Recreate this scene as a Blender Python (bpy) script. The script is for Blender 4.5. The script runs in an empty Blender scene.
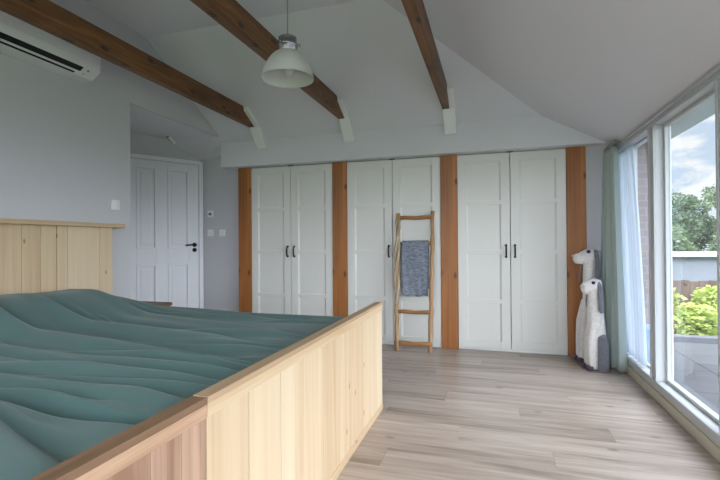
import bpy, bmesh, math, random
from mathutils import Vector, Matrix
random.seed(7)
S = bpy.context.scene
COL = S.collection
PI = math.pi

# ------------------------------------------------------------------ helpers
def lin(c):
    f = lambda v: (v/255.0)/12.92 if v/255.0 <= 0.04045 else ((v/255.0+0.055)/1.055)**2.4
    return (f(c[0]), f(c[1]), f(c[2]), 1.0)

def smooth(a, b, x):
    t = min(1.0, max(0.0, (x-a)/(b-a)))
    return t*t*(3-2*t)

class MB:
    """collects geometry, then becomes one mesh object"""
    def __init__(self):
        self.v = []; self.f = []; self.sm = []
    def add(self, vs, fs, sm=False):
        o = len(self.v)
        self.v += [tuple(p) for p in vs]
        self.f += [tuple(i+o for i in f) for f in fs]
        self.sm += [sm]*len(fs)
        return self
    def box(self, x0, x1, y0, y1, z0, z1, M=None):
        vs = [(x, y, z) for x in (x0, x1) for y in (y0, y1) for z in (z0, z1)]
        if M is not None: vs = [M @ Vector(p) for p in vs]
        fs = [(0,1,3,2), (4,6,7,5), (0,4,5,1), (2,3,7,6), (0,2,6,4), (1,5,7,3)]
        return self.add(vs, fs)
    def prism(self, poly, axis, a, b):
        """extrude a 2-D outline along an axis (0: poly is (y,z); 1: (x,z); 2: (x,y))"""
        def mk(p, t):
            return (t, p[0], p[1]) if axis == 0 else ((p[0], t, p[1]) if axis == 1 else (p[0], p[1], t))
        n = len(poly)
        vs = [mk(p, a) for p in poly] + [mk(p, b) for p in poly]
        fs = [tuple(range(n))[::-1], tuple(range(n, 2*n))] + [(i, (i+1) % n, n+(i+1) % n, n+i) for i in range(n)]
        return self.add(vs, fs)
    def loft(self, rings, sm=True, caps=True):
        n = len(rings[0]); vs = [p for r in rings for p in r]; fs = []
        for k in range(len(rings)-1):
            for i in range(n):
                j = (i+1) % n
                fs.append((k*n+i, k*n+j, (k+1)*n+j, (k+1)*n+i))
        if caps:
            fs.append(tuple(range(n))[::-1]); m = (len(rings)-1)*n
            fs.append(tuple(range(m, m+n)))
        return self.add(vs, fs, sm)
    def tube(self, pts, rad, n=12, sm=True):
        """tube through points; rad is a number, a list of radii, or list of (ra, rb)"""
        pts = [Vector(p) for p in pts]; rings = []
        ref = None
        for i, p in enumerate(pts):
            d = (pts[min(i+1, len(pts)-1)] - pts[max(i-1, 0)]).normalized()
            if ref is None:
                ref = Vector((0, 0, 1)) if abs(d.z) < .9 else Vector((0, 1, 0))
            s = d.cross(ref).normalized(); u = s.cross(d).normalized(); ref = u
            r = rad[i] if isinstance(rad, (list, tuple)) else rad
            ra, rb = r if isinstance(r, (list, tuple)) else (r, r)
            rings.append([p + s*math.cos(2*PI*k/n)*ra + u*math.sin(2*PI*k/n)*rb for k in range(n)])
        return self.loft(rings, sm)
    def lathe(self, prof, c, n=40, sm=True, caps=True):
        rings = [[(c[0]+r*math.cos(2*PI*k/n), c[1]+r*math.sin(2*PI*k/n), c[2]+z) for k in range(n)] for r, z in prof]
        return self.loft(rings, sm, caps)
    def grid(self, fn, us, vs_, sm=True):
        nu, nv = len(us), len(vs_)
        P = [fn(u, v) for u in us for v in vs_]
        fs = [(i*nv+j, (i+1)*nv+j, (i+1)*nv+j+1, i*nv+j+1) for i in range(nu-1) for j in range(nv-1)]
        return self.add(P, fs, sm)
    def build(self, name, mat, parent=None, bevel=0, loc=None, seg=2):
        me = bpy.data.meshes.new(name)
        off = Vector(loc) if loc is not None else (world_loc(parent) if parent else Vector((0, 0, 0)))
        me.from_pydata([tuple(Vector(p)-off) for p in self.v], [], self.f)
        for p, s in zip(me.polygons, self.sm): p.use_smooth = s
        bm = bmesh.new(); bm.from_mesh(me); bmesh.ops.recalc_face_normals(bm, faces=bm.faces[:]); bm.to_mesh(me); bm.free()
        me.materials.append(mat)
        o = bpy.data.objects.new(name, me); COL.objects.link(o)
        if parent: o.parent = parent
        else: o.location = off
        if bevel:
            m = o.modifiers.new('edge', 'BEVEL'); m.width = bevel; m.segments = seg; m.limit_method = 'ANGLE'; m.angle_limit = 0.6
        return o

def world_loc(o):
    v = Vector(o.location)
    while o.parent: o = o.parent; v += o.location
    return v

def tag(o, label=None, cat=None, group=None, kind=None):
    if label: o['label'] = label
    if cat: o['category'] = cat
    if group: o['group'] = group
    if kind: o['kind'] = kind
    return o

def thing(name, loc, label, cat, group=None, kind=None):
    o = bpy.data.objects.new(name, None); COL.objects.link(o); o.location = loc; o.empty_display_size = .1
    return tag(o, label, cat, group, kind)

def struct(name, mb, mat, label=None, **k):
    return tag(mb.build(name, mat, **k), label, None, None, 'structure')

def linspace(a, b, n): return [a+(b-a)*i/(n-1) for i in range(n)]

# ------------------------------------------------------------------ materials
def newmat(name):
    m = bpy.data.materials.new(name); m.use_nodes = True
    nt = m.node_tree; return m, nt, nt.nodes['Principled BSDF']

def plain(name, c, rough=.5, metal=0, bump=0, bscale=60, var=0, vscale=3, sheen=0, spec=None):
    m, nt, b = newmat(name); N, L = nt.nodes, nt.links
    b.inputs['Base Color'].default_value = lin(c); b.inputs['Roughness'].default_value = rough; b.inputs['Metallic'].default_value = metal
    if spec is not None: b.inputs['Specular IOR Level'].default_value = spec
    if sheen: b.inputs['Sheen Weight'].default_value = sheen
    tc = N.new('ShaderNodeTexCoord')
    if var:
        n = N.new('ShaderNodeTexNoise'); n.inputs['Scale'].default_value = vscale; n.inputs['Detail'].default_value = 4
        L.new(tc.outputs['Object'], n.inputs['Vector'])
        r = N.new('ShaderNodeValToRGB'); a = lin(c)
        r.color_ramp.elements[0].position = .3; r.color_ramp.elements[1].position = .7
        r.color_ramp.elements[0].color = (a[0]*(1-var), a[1]*(1-var), a[2]*(1-var), 1); r.color_ramp.elements[1].color = (min(1, a[0]*(1+var)), min(1, a[1]*(1+var)), min(1, a[2]*(1+var)), 1)
        L.new(n.outputs['Fac'], r.inputs['Fac']); L.new(r.outputs['Color'], b.inputs['Base Color'])
    if bump:
        n = N.new('ShaderNodeTexNoise'); n.inputs['Scale'].default_value = bscale; n.inputs['Detail'].default_value = 5
        L.new(tc.outputs['Object'], n.inputs['Vector'])
        bp = N.new('ShaderNodeBump'); bp.inputs['Strength'].default_value = bump; bp.inputs['Distance'].default_value = .01
        L.new(n.outputs['Fac'], bp.inputs['Height']); L.new(bp.outputs['Normal'], b.inputs['Normal'])
    return m

def wood(name, cols, axis=2, grain=14, along=.9, rough=.5, island=.25, knots=.0, knot_c=(90, 55, 30), streak=.5, bump=.15, kscale=1.6, stops=(.3, .52, .74)):
    """cols: three sRGB colours dark, mid, light; axis: the direction the grain runs"""
    m, nt, b = newmat(name); N, L = nt.nodes, nt.links
    tc = N.new('ShaderNodeTexCoord'); geo = N.new('ShaderNodeNewGeometry')
    off = N.new('ShaderNodeVectorMath'); off.operation = 'MULTIPLY_ADD'
    cmb = N.new('ShaderNodeCombineXYZ')
    for i in range(3): L.new(geo.outputs['Random Per Island'], cmb.inputs[i])
    off.inputs[1].default_value = (13.7, 7.3, 29.1)
    L.new(cmb.outputs[0], off.inputs[0]); L.new(tc.outputs['Object'], off.inputs[2])
    mp = N.new('ShaderNodeMapping'); sc = [grain]*3; sc[axis] = along; mp.inputs['Scale'].default_value = sc
    L.new(off.outputs[0], mp.inputs['Vector'])
    n1 = N.new('ShaderNodeTexNoise'); n1.inputs['Scale'].default_value = 1; n1.inputs['Detail'].default_value = 6; n1.inputs['Roughness'].default_value = .6; n1.inputs['Distortion'].default_value = .5
    L.new(mp.outputs[0], n1.inputs['Vector'])
    mp2 = N.new('ShaderNodeMapping'); sc2 = [grain*6]*3; sc2[axis] = along*1.5; mp2.inputs['Scale'].default_value = sc2
    L.new(off.outputs[0], mp2.inputs['Vector'])
    n2 = N.new('ShaderNodeTexNoise'); n2.inputs['Scale'].default_value = 1; n2.inputs['Detail'].default_value = 3
    L.new(mp2.outputs[0], n2.inputs['Vector'])
    mx = N.new('ShaderNodeMix'); mx.data_type = 'FLOAT'; mx.inputs[0].default_value = streak*.5
    L.new(n1.outputs['Fac'], mx.inputs[2]); L.new(n2.outputs['Fac'], mx.inputs[3])
    isl = N.new('ShaderNodeMath'); isl.operation = 'MULTIPLY_ADD'; isl.inputs[1].default_value = island
    sub = N.new('ShaderNodeMath'); sub.operation = 'SUBTRACT'; sub.inputs[1].default_value = .5
    L.new(geo.outputs['Random Per Island'], sub.inputs[0]); L.new(sub.outputs[0], isl.inputs[0]); L.new(mx.outputs[0], isl.inputs[2])
    r = N.new('ShaderNodeValToRGB'); e = r.color_ramp.elements
    e[0].position = stops[0]; e[0].color = lin(cols[0]); e[1].position = stops[2]; e[1].color = lin(cols[2]); k = e.new(stops[1]); k.color = lin(cols[1])
    L.new(isl.outputs[0], r.inputs['Fac'])
    col = r.outputs['Color']
    if knots:
        se = N.new('ShaderNodeSeparateXYZ'); L.new(off.outputs[0], se.inputs[0]); oth = [i for i in range(3) if i != axis]
        ad = N.new('ShaderNodeMath'); ad.operation = 'ADD'; L.new(se.outputs[oth[0]], ad.inputs[0]); L.new(se.outputs[oth[1]], ad.inputs[1])
        cb = N.new('ShaderNodeCombineXYZ'); L.new(ad.outputs[0], cb.inputs[0]); L.new(se.outputs[axis], cb.inputs[1])
        mpk = N.new('ShaderNodeMapping'); mpk.inputs['Scale'].default_value = (kscale*2.2, kscale, 1); L.new(cb.outputs[0], mpk.inputs['Vector'])
        vo = N.new('ShaderNodeTexVoronoi'); vo.voronoi_dimensions = '2D'; vo.inputs['Scale'].default_value = 1; L.new(mpk.outputs[0], vo.inputs['Vector'])
        mr = N.new('ShaderNodeMapRange'); mr.inputs['From Min'].default_value = knots*.35; mr.inputs['From Max'].default_value = knots
        mr.inputs['To Min'].default_value = 1; mr.inputs['To Max'].default_value = 0
        L.new(vo.outputs['Distance'], mr.inputs['Value'])
        mk = N.new('ShaderNodeMix'); mk.data_type = 'RGBA'; L.new(mr.outputs[0], mk.inputs[0]); L.new(col, mk.inputs[6]); mk.inputs[7].default_value = lin(knot_c)
        col = mk.outputs[2]
    L.new(col, b.inputs['Base Color']); b.inputs['Roughness'].default_value = rough
    if bump:
        bp = N.new('ShaderNodeBump'); bp.inputs['Strength'].default_value = bump; bp.inputs['Distance'].default_value = .004
        L.new(mx.outputs[0], bp.inputs['Height']); L.new(bp.outputs['Normal'], b.inputs['Normal'])
    return m

def glassmat(name, tint=(.93, .95, .95)):
    m = bpy.data.materials.new(name); m.use_nodes = True; nt = m.node_tree; N, L = nt.nodes, nt.links
    N.remove(N['Principled BSDF'])
    t = N.new('ShaderNodeBsdfTransparent'); t.inputs['Color'].default_value = (*tint, 1)
    g = N.new('ShaderNodeBsdfGlossy'); g.inputs['Roughness'].default_value = .0; g.inputs['Color'].default_value = (.9, .95, 1, 1)
    fr = N.new('ShaderNodeFresnel'); fr.inputs['IOR'].default_value = 1.45
    ge = N.new('ShaderNodeNewGeometry'); iv = N.new('ShaderNodeMath'); iv.operation = 'SUBTRACT'; iv.inputs[0].default_value = 1; L.new(ge.outputs['Backfacing'], iv.inputs[1])
    fm = N.new('ShaderNodeMath'); fm.operation = 'MULTIPLY'; L.new(fr.outputs[0], fm.inputs[0]); L.new(iv.outputs[0], fm.inputs[1])
    mx = N.new('ShaderNodeMixShader'); L.new(fm.outputs[0], mx.inputs[0]); L.new(t.outputs[0], mx.inputs[1]); L.new(g.outputs[0], mx.inputs[2])
    L.new(mx.outputs[0], N['Material Output'].inputs['Surface'])
    return m

def sheermat(name, c, transp=.3, tl_f=.6):
    m = bpy.data.materials.new(name); m.use_nodes = True; nt = m.node_tree; N, L = nt.nodes, nt.links
    N.remove(N['Principled BSDF'])
    d = N.new('ShaderNodeBsdfDiffuse'); d.inputs['Color'].default_value = lin(c)
    tl = N.new('ShaderNodeBsdfTranslucent'); tl.inputs['Color'].default_value = lin(c)
    tr = N.new('ShaderNodeBsdfTransparent')
    m1 = N.new('ShaderNodeMixShader'); m1.inputs[0].default_value = tl_f; L.new(d.outputs[0], m1.inputs[1]); L.new(tl.outputs[0], m1.inputs[2])
    m2 = N.new('ShaderNodeMixShader'); m2.inputs[0].default_value = transp; L.new(m1.outputs[0], m2.inputs[1]); L.new(tr.outputs[0], m2.inputs[2])
    L.new(m2.outputs[0], N['Material Output'].inputs['Surface'])
    return m

def leafmat(name, c1, c2, transl=.35):
    m = bpy.data.materials.new(name); m.use_nodes = True; nt = m.node_tree; N, L = nt.nodes, nt.links
    N.remove(N['Principled BSDF'])
    geo = N.new('ShaderNodeNewGeometry'); r = N.new('ShaderNodeValToRGB')
    r.color_ramp.elements[0].color = lin(c1); r.color_ramp.elements[1].color = lin(c2)
    L.new(geo.outputs['Random Per Island'], r.inputs['Fac'])
    d = N.new('ShaderNodeBsdfDiffuse'); tl = N.new('ShaderNodeBsdfTranslucent')
    L.new(r.outputs['Color'], d.inputs['Color']); L.new(r.outputs['Color'], tl.inputs['Color'])
    m1 = N.new('ShaderNodeMixShader'); m1.inputs[0].default_value = transl; L.new(d.outputs[0], m1.inputs[1]); L.new(tl.outputs[0], m1.inputs[2])
    L.new(m1.outputs[0], N['Material Output'].inputs['Surface'])
    return m

def brickmat(name):
    m, nt, b = newmat(name); N, L = nt.nodes, nt.links
    tc = N.new('ShaderNodeTexCoord'); mp = N.new('ShaderNodeMapping'); mp.inputs['Rotation'].default_value = (PI/2, 0, 0)
    L.new(tc.outputs['Object'], mp.inputs['Vector'])
    br = N.new('ShaderNodeTexBrick'); L.new(mp.outputs[0], br.inputs['Vector'])
    br.inputs['Scale'].default_value = 1; br.inputs['Brick Width'].default_value = .22; br.inputs['Row Height'].default_value = .065; br.inputs['Mortar Size'].default_value = .006
    br.inputs['Color1'].default_value = lin((128, 104, 96)); br.inputs['Color2'].default_value = lin((112, 92, 86)); br.inputs['Mortar'].default_value = lin((128, 122, 118))
    L.new(br.outputs['Color'], b.inputs['Base Color']); b.inputs['Roughness'].default_value = .9
    return m

WALL = plain('wall_paint_grey', (196, 195, 199), .9, bump=.03, bscale=220)
CEIL = plain('ceiling_paint_white', (213, 213, 218), .9, bump=.03, bscale=220)
WHITE = plain('satin_white', (228, 230, 228), .45)
DOORW = plain('white_lacquer', (216, 214, 209), .42)
ROOMDOOR = plain('room_door_white', (227, 228, 233), .45)
FRAMEW = plain('window_frame_white', (187, 190, 193), .4)
BEIGE = plain('threshold_beige', (196, 188, 172), .5)
BLACK = plain('black_metal', (28, 28, 30), .4, metal=.4)
SLOT = plain('dark_slot', (12, 12, 14), .6)
ACW = plain('air_conditioner_plastic', (222, 220, 222), .4)
GREYLOGO = plain('grey_print', (120, 120, 124), .5)
CHROME = plain('brushed_chrome', (176, 176, 180), .22, metal=1)
SHADE = plain('shade_enamel', (206, 204, 202), .35)
CORD = plain('cord_grey', (150, 150, 150), .6)
PINE = wood('pale_pine', [(182, 150, 116), (206, 181, 149), (218, 199, 170)], 2, 22, .7, .55, island=.45, knots=.032, knot_c=(156, 114, 80), kscale=1.5, stops=(.1, .5, .9))
PINE_H = wood('pale_pine_horizontal', [(186, 154, 118), (205, 180, 147), (217, 198, 168)], 1, 22, .7, .55, island=.3, knots=.03, knot_c=(160, 118, 80))
OLD = wood('weathered_pine', [(140, 104, 82), (176, 142, 120), (202, 170, 146)], 2, 14, .8, .6, island=.4, knots=.04, knot_c=(110, 74, 52))
OLD_H = wood('weathered_pine_horizontal', [(160, 120, 92), (192, 158, 130), (208, 178, 150)], 1, 14, .8, .6, island=.2, knots=.03, knot_c=(120, 80, 55))
PINECAP = wood('shaded_cap_wood', [(150, 120, 90), (180, 150, 118), (198, 170, 138)], 1, 14, .8, .6, island=.2)  # pine darkened in its colour for the shade on the cap
OLDCAP = wood('brown_cap_wood', [(104, 76, 54), (134, 102, 76), (156, 122, 94)], 1, 14, .8, .6, island=.2, knots=.03, knot_c=(90, 60, 40))
ORANGE = wood('orange_stained_pine', [(126, 76, 34), (166, 104, 50), (188, 128, 70)], 2, 14, .7, .45, island=.12, knots=.075, knot_c=(92, 50, 24), kscale=1.7)
BEAM = wood('brown_stained_beam', [(58, 34, 16), (110, 71, 37), (146, 102, 60)], 1, 9, 1.6, .5, island=.12, knots=.11, knot_c=(44, 26, 14), kscale=2.2, bump=.3, streak=.7, stops=(.34, .5, .68))
LADW = wood('driftwood_rail', [(134, 98, 64), (172, 136, 98), (200, 168, 130)], 2, 25, 2.5, .75, island=.1, bump=.6)
RUNG = wood('ladder_rung_wood', [(116, 76, 40), (150, 104, 60), (176, 130, 84)], 0, 25, 2.5, .7, island=.2, bump=.4)
BARK = wood('pale_bark', [(90, 78, 62), (176, 160, 134), (214, 202, 178)], 2, 40, 6, .85, island=.2, bump=.8)
TABLEW = wood('brown_tabletop', [(96, 70, 50), (124, 94, 68), (142, 110, 82)], 0, 12, 1, .5)
FLOOR = wood('grey_oak_laminate', [(128, 112, 101), (167, 152, 141), (191, 178, 167)], 0, 16, 1.3, .33, island=.13, knots=.05, knot_c=(128, 114, 106), kscale=1.4, streak=.55, bump=.05, stops=(.31, .5, .69))
DUVET = plain('green_cotton', (71, 98, 95), .85, bump=.2, bscale=500, var=.05, vscale=4, sheen=.15)
MATT = plain('mattress_white', (220, 220, 216), .9)
CURT = sheermat('sage_curtain', (196, 206, 200), .0, .3)
CURT_REFL = sheermat('white_sheer', (212, 219, 228), .16)  # pale cloth colour for the green curtain's reflection in the glass
GLASS = glassmat('window_glass')
PLUSH = plain('cream_plush', (226, 220, 216), 1.0, bump=.9, bscale=140, var=.1, vscale=40, sheen=.4)
PLUSHG = plain('grey_plush', (112, 110, 120), 1.0, bump=.9, bscale=140, var=.15, vscale=40, sheen=.4)
PLUSHD = plain('dark_plush', (74, 62, 74), 1.0, bump=.9, bscale=140, var=.2, vscale=60, sheen=.3)
EYE = plain('eye_blue', (40, 56, 96), .2)
NOSE = plain('nose_fabric', (196, 186, 190), .8)
DECK = plain('terrace_tile', (70, 71, 76), .7, var=.1, vscale=6, bump=.1, bscale=80)
KERB = plain('terrace_kerb', (92, 94, 100), .7)
GROUND = plain('grass_ground', (92, 112, 62), 1, var=.2, vscale=2)
BRICK = brickmat('brick_pier')
SOFFIT = plain('soffit_grey', (186, 192, 196), .7)
FENCE = wood('fence_wood', [(84, 66, 56), (104, 84, 74), (120, 98, 86)], 2, 12, 1, .85, island=.4)
GREYW = plain('garden_building_render', (116, 120, 130), .8)
ROOFE = plain('flat_roof_edge', (170, 174, 180), .6)
GUTTER = plain('gutter_dark', (64, 68, 74), .6)
PLANTER = plain('planter_blue_grey', (110, 132, 156), .6)
BARKT = plain('tree_bark', (84, 70, 56), 1, bump=.5, bscale=30)
LEAFD = leafmat('leaf_dark', (80, 95, 74), (112, 126, 102))
LEAFM = leafmat('leaf_mid', (90, 107, 80), (126, 140, 110))
LEAFL = leafmat('leaf_lime', (140, 160, 72), (200, 208, 128))
TOWEL = None

def towelmat():
    m, nt, b = newmat('grey_blue_towel'); N, L = nt.nodes, nt.links
    tc = N.new('ShaderNodeTexCoord'); mp = N.new('ShaderNodeMapping'); mp.inputs['Scale'].default_value = (30, 30, 90)
    L.new(tc.outputs['Object'], mp.inputs['Vector'])
    n = N.new('ShaderNodeTexNoise'); n.inputs['Scale'].default_value = 1; n.inputs['Detail'].default_value = 4; L.new(mp.outputs[0], n.inputs['Vector'])
    r = N.new('ShaderNodeValToRGB'); e = r.color_ramp.elements
    e[0].position = .32; e[0].color = lin((96, 102, 114)); e[1].position = .68; e[1].color = lin((142, 147, 158))
    L.new(n.outputs['Fac'], r.inputs['Fac']); L.new(r.outputs['Color'], b.inputs['Base Color']); b.inputs['Roughness'].default_value = 1
    bp = N.new('ShaderNodeBump'); bp.inputs['Strength'].default_value = .5; bp.inputs['Distance'].default_value = .005
    L.new(n.outputs['Fac'], bp.inputs['Height']); L.new(bp.outputs['Normal'], b.inputs['Normal'])
    return m
TOWEL = towelmat()

# ------------------------------------------------------------------ the room's measures
XL, XW = -2.95, 1.043            # bed wall, window wall
YB, YF = -1.6, 4.49              # rear wall, wardrobe fronts
ZF, ZT = 1.9475, 2.231           # fascia bottom and top
YFA = 4.37                       # fascia front
RY, RZ = 3.2, 2.921              # ridge
def dormer(x): return 2.238+.545*(.446-x)
XR = .446-(RZ-2.238)/.545        # where the window-side slope meets the flat part

# floor: laid planks
mb = MB(); pw = .192; y = YB; row = 0
while y < 4.8:
    x = -4.4 - (row*0.47 % 1.28)
    while x < 1.3:
        x0, x1 = max(x, -4.4), min(x+1.28, 1.03)
        if x1 > x0+.01: mb.box(x0+.0006, x1-.0006, y+.0006, y+pw-.0006, -.03, 0)
        x += 1.28
    y += pw; row += 1
struct('floor', mb, FLOOR, 'grey oak laminate floor of long planks')
struct('floor_slab', MB().box(-4.5, 1.16, YB-.1, 4.9, -.2, -.031), GREYW)

# ceiling: flat top, far slope above the wardrobes, window-side slope
mb = MB()
T = .12
def slab(poly):
    vs = [Vector(p) for p in poly]; n = len(vs)
    up = [v+Vector((0, 0, T)) for v in vs]
    mb.add(vs+up, [tuple(range(n)), tuple(range(2*n-1, n-1, -1))]+[(i, n+i, n+(i+1) % n, (i+1) % n) for i in range(n)])
ya = 4.6; za = ZT-.59*(ya-YFA)
SX0, SX1, SY0, SY1 = -1.9, -1.0, -1.35, -.55     # opening for the added, unseen roof light that brightens the room
slab([(XL-.12, SY1, RZ), (XR, SY1, RZ), (XR, RY, RZ), (XL-.12, RY, RZ)])
slab([(XL-.12, YB-.1, RZ), (XR, YB-.1, RZ), (XR, SY0, RZ), (XL-.12, SY0, RZ)])
slab([(XL-.12, SY0, RZ), (SX0, SY0, RZ), (SX0, SY1, RZ), (XL-.12, SY1, RZ)])
slab([(SX1, SY0, RZ), (XR, SY0, RZ), (XR, SY1, RZ), (SX1, SY1, RZ)])
WXO = 1.165
hx = .446+.59*(ya-YFA)/.545
slab([(XL-.12, RY, RZ), (XR, RY, RZ), (hx, ya, za), (XL-.12, ya, za)])
slab([(XR, YB-.1, RZ), (WXO, YB-.1, dormer(WXO)), (WXO, ya, dormer(WXO)), (hx, ya, za), (XR, RY, RZ)])
struct('ceiling', mb, CEIL, 'white sloped ceiling meeting in a hip')

# walls
mb = MB().box(XL-.12, XL, YB-.1, 3.011, -.03, 3.0)
mb.box(XL-.03, XL, 3.011, 4.40, 2.28, 3.0)
struct('wall_left', mb, WALL, 'grey wall behind the bed headboard')
struct('wall_back', MB().box(XL-.12, -2.8, YB-.12, YB, -.03, 3.0).box(-2.8, .9, YB-.12, YB, -.03, .12).box(-2.8, .9, YB-.12, YB, 2.62, 3.0).box(.9, XW+.12, YB-.12, YB, -.03, 3.0), WALL)
# bulkhead above the wardrobes
mb = MB()
mb.box(-2.985, 1.25, YFA, 4.80, ZF, ZT)
struct('trim_1', mb, CEIL, 'white bulkhead running above the wardrobes')
mb = MB()
mb.box(-3.60, -2.80, 4.62, 4.74, -.03, 2.25)
mb.box(-2.80, .78, 5.12, 5.2, -.03, ZF)
struct('wall_far', mb, WALL, 'grey wall beside the room door')
struct('wall_corner', MB().box(.7985, 1.25, 4.49, 4.62, -.03, ZF), WALL, 'narrow grey wall between the last post and the window')
# alcove: diagonal wall with the room door, near side wall, sloping soffit
A = Vector((-3.83, 3.92, 0)); B = Vector((-3.404, 4.608, 0)); dd = (B-A).normalized(); nn = Vector((dd.y, -dd.x, 0))  # nn faces the room
def on(s, d, z): p = A+dd*s+nn*d; return (p.x, p.y, z)
def dbox(mb, s0, s1, d0, d1, z0, z1):
    vs = [on(s, d, z) for s in (s0, s1) for d in (d0, d1) for z in (z0, z1)]
    return mb.add(vs, [(0,1,3,2), (4,6,7,5), (0,4,5,1), (2,3,7,6), (0,2,6,4), (1,5,7,3)])
mb = MB()
dbox(mb, -.9, .85, -.14, -.045, -.03, 2.6)
mb.box(XL-1.75, XL-.12, 2.9, 3.011, -.03, 2.6)
struct('wall_alcove', mb, WALL, 'grey wall around the room door')
mb = MB()
P0 = on(-.95, -.045, 2.40); P1 = on(0, -.045, 2.341); P2 = on(.384, -.045, 2.311); P3 = on(.82, -.045, 2.10)
Lx = [(XL-.01, 3.0, 2.281), (XL-.01, YFA+.02, 2.281), (-2.7, YFA+.02, 2.16), (-2.7, 4.66, 2.02), (-4.6, 3.0, 2.38)]
pts = [Lx[0], P0, P1, P2, P3, Lx[3], Lx[2], Lx[1], Lx[4]]
n = len(pts); up = [(p[0], p[1], p[2]+.1) for p in pts]
fs = [(0, 8, 1), (0, 1, 2), (0, 2, 3), (0, 3, 7), (3, 4, 7), (4, 5, 6), (4, 6, 7)]
mb.add(pts+up, fs+[tuple(i+n for i in f) for f in fs])
struct('ceiling_alcove', mb, CEIL, 'sloping soffit over the room door')

# room door, on the diagonal
d1 = bpy.data.objects.new('door_1', None); COL.objects.link(d1); d1.location = on(.4, 0, 0); tag(d1, 'white four-panel room door with black lever', None, None, 'structure')
mb = MB()
dbox(mb, -.09, -.015, -.045, .012, 0, 2.08); dbox(mb, .755, .805, -.045, .012, 0, 2.08); dbox(mb, -.015, .755, -.045, .012, 2.035, 2.08)
mb.build('frame', ROOMDOOR, d1, bevel=.004)
mb = MB()
sx = [-.012, .205-.13, .215, .36, .475+.12, .767]
L0, L1, R0, R1 = .05, .265, .39, .632
# leaf: stiles and rails in front of a recessed panel, each panel with a raised field
dbox(mb, -.012, .752, -.045, -.018, .006, 2.032)
for a, b in ((-.012, L0), (L1, R0), (R1, .752)): dbox(mb, a, b, -.018, -.004, .006, 2.032)
for z0, z1 in ((.006, .22), (.84, 1.02), (1.95, 2.032)):
    dbox(mb, L0, L1, -.018, -.004, z0, z1); dbox(mb, R0, R1, -.018, -.004, z0, z1)
for a, b in ((L0, L1), (R0, R1)):
    for z0, z1 in ((.22, .84), (1.02, 1.95)):
        dbox(mb, a, a+.02, -.018, .006, z0, z1); dbox(mb, b-.02, b, -.018, .006, z0, z1)
        dbox(mb, a+.02, b-.02, -.018, .006, z0, z0+.02); dbox(mb, a+.02, b-.02, -.018, .006, z1-.02, z1)
        dbox(mb, a+.05, b-.05, -.018, -.013, z0+.05, z1-.05)
mb.build('leaf', ROOMDOOR, d1, bevel=.003)
h = MB()
hz = 1.062
h.tube([on(.70, -.004, hz), on(.70, .005, hz)], .026, 16)
h.tube([on(.70, .0, hz), on(.70, .05, hz)], .010, 10)
h.tube([on(.708, .05, hz), on(.66, .052, hz), on(.575, .048, hz-.006)], [.011, .010, .009], 10)
h.tube([on(.70, -.004, hz-.062), on(.70, .006, hz-.062)], .025, 16)
h.build('handle', BLACK, d1)['label'] = 'black lever handle with round keyhole plate'
# alcove spot
t = thing('spotlight', on(.40, .05, 2.26), 'small white tube spotlight under the sloping soffit above the room door', 'spotlight')
mb = MB(); mb.tube([on(.37, .10, 2.31), on(.44, .08, 2.235)], [.018, .022], 14); mb.build('body', WHITE, t)
mb = MB(); mb.tube([on(.348, .106, 2.333), on(.37, .10, 2.31)], .02, 14); mb.build('collar', GUTTER, t)

# ------------------------------------------------------------------ window wall
def winpart(root, name, boxes, mat=FRAMEW, bevel=.004):
    m = MB()
    for b in boxes: m.box(*b)
    return m.build(name, mat, root, bevel=bevel)
ZS, ZH = .129, 1.845
WX1 = 1.14
def win(name, y0, y1, label, sash=True):
    r = bpy.data.objects.new(name, None); COL.objects.link(r); r.location = (XW, (y0+y1)/2, 0); tag(r, label, None, None, 'structure')
    if sash:
        w = .022
        winpart(r, 'sash', [(1.095, 1.132, y0, y0+w, ZS, ZH), (1.095, 1.132, y1-w, y1, ZS, ZH), (1.095, 1.132, y0+w, y1-w, ZS, ZS+w), (1.095, 1.132, y0+w, y1-w, ZH-w, ZH)])
        g = MB().box(1.117, 1.123, y0+w, y1-w, ZS+w, ZH-w)
    else:
        winpart(r, 'bead', [(1.10, 1.125, y0, y1, ZS, ZS+.014), (1.10, 1.125, y0, y1, ZH-.014, ZH)])
        g = MB().box(1.112, 1.118, y0, y1, ZS+.014, ZH-.014)
    g.build('pane', GLASS, r)
    return r
posts = [(4.40, 4.49), (3.385, 3.493), (2.43, 2.53), (1.36, 1.47), (.25, .36), (-.86, -.75), (YB, YB+.09)]
mb = MB()
for a, b in posts: mb.box(XW, WX1, a, b, ZS, ZH)
mb.box(XW, WX1, YB, 4.49, .072, ZS); mb.box(XW, WX1, YB, 4.49, ZH, 1.90); mb.box(XW+.012, WX1, YB, 4.49, 1.90, 1.99)
# mouldings that show as fine lines on posts and rails
mb.box(XW-.008, XW, YB, 4.40, ZS-.016, ZS); mb.box(XW-.008, XW, YB, 4.40, ZH, ZH+.014); mb.box(XW-.012, XW, YB, 4.40, 1.878, 1.90)
for a, b in posts[1:-1]: mb.box(XW-.008, XW, b-.022, b, ZS, ZH); mb.box(XW-.008, XW, a, a+.022, ZS, ZH)
struct('trim_2', mb, FRAMEW, 'white window frame with mullions', bevel=.003)
struct('trim_3', MB().box(XW-.006, WX1, YB, 4.49, -.03, .062).box(XW+.004, WX1, YB, 4.49, .062, .072), BEIGE, 'beige threshold under the windows')
win('window_1', 3.493, 4.40, 'fixed white-framed pane beside the curtain', False)
win('window_2', 2.53, 3.385, 'sliding white-framed pane looking onto the terrace')
for k, (a, b) in enumerate(zip(posts[3:], posts[2:-1])): win('window_%d' % (k+3), a[1], b[0], 'further pane of the window wall')  # panes beyond the view, added to let in more daylight
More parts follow.
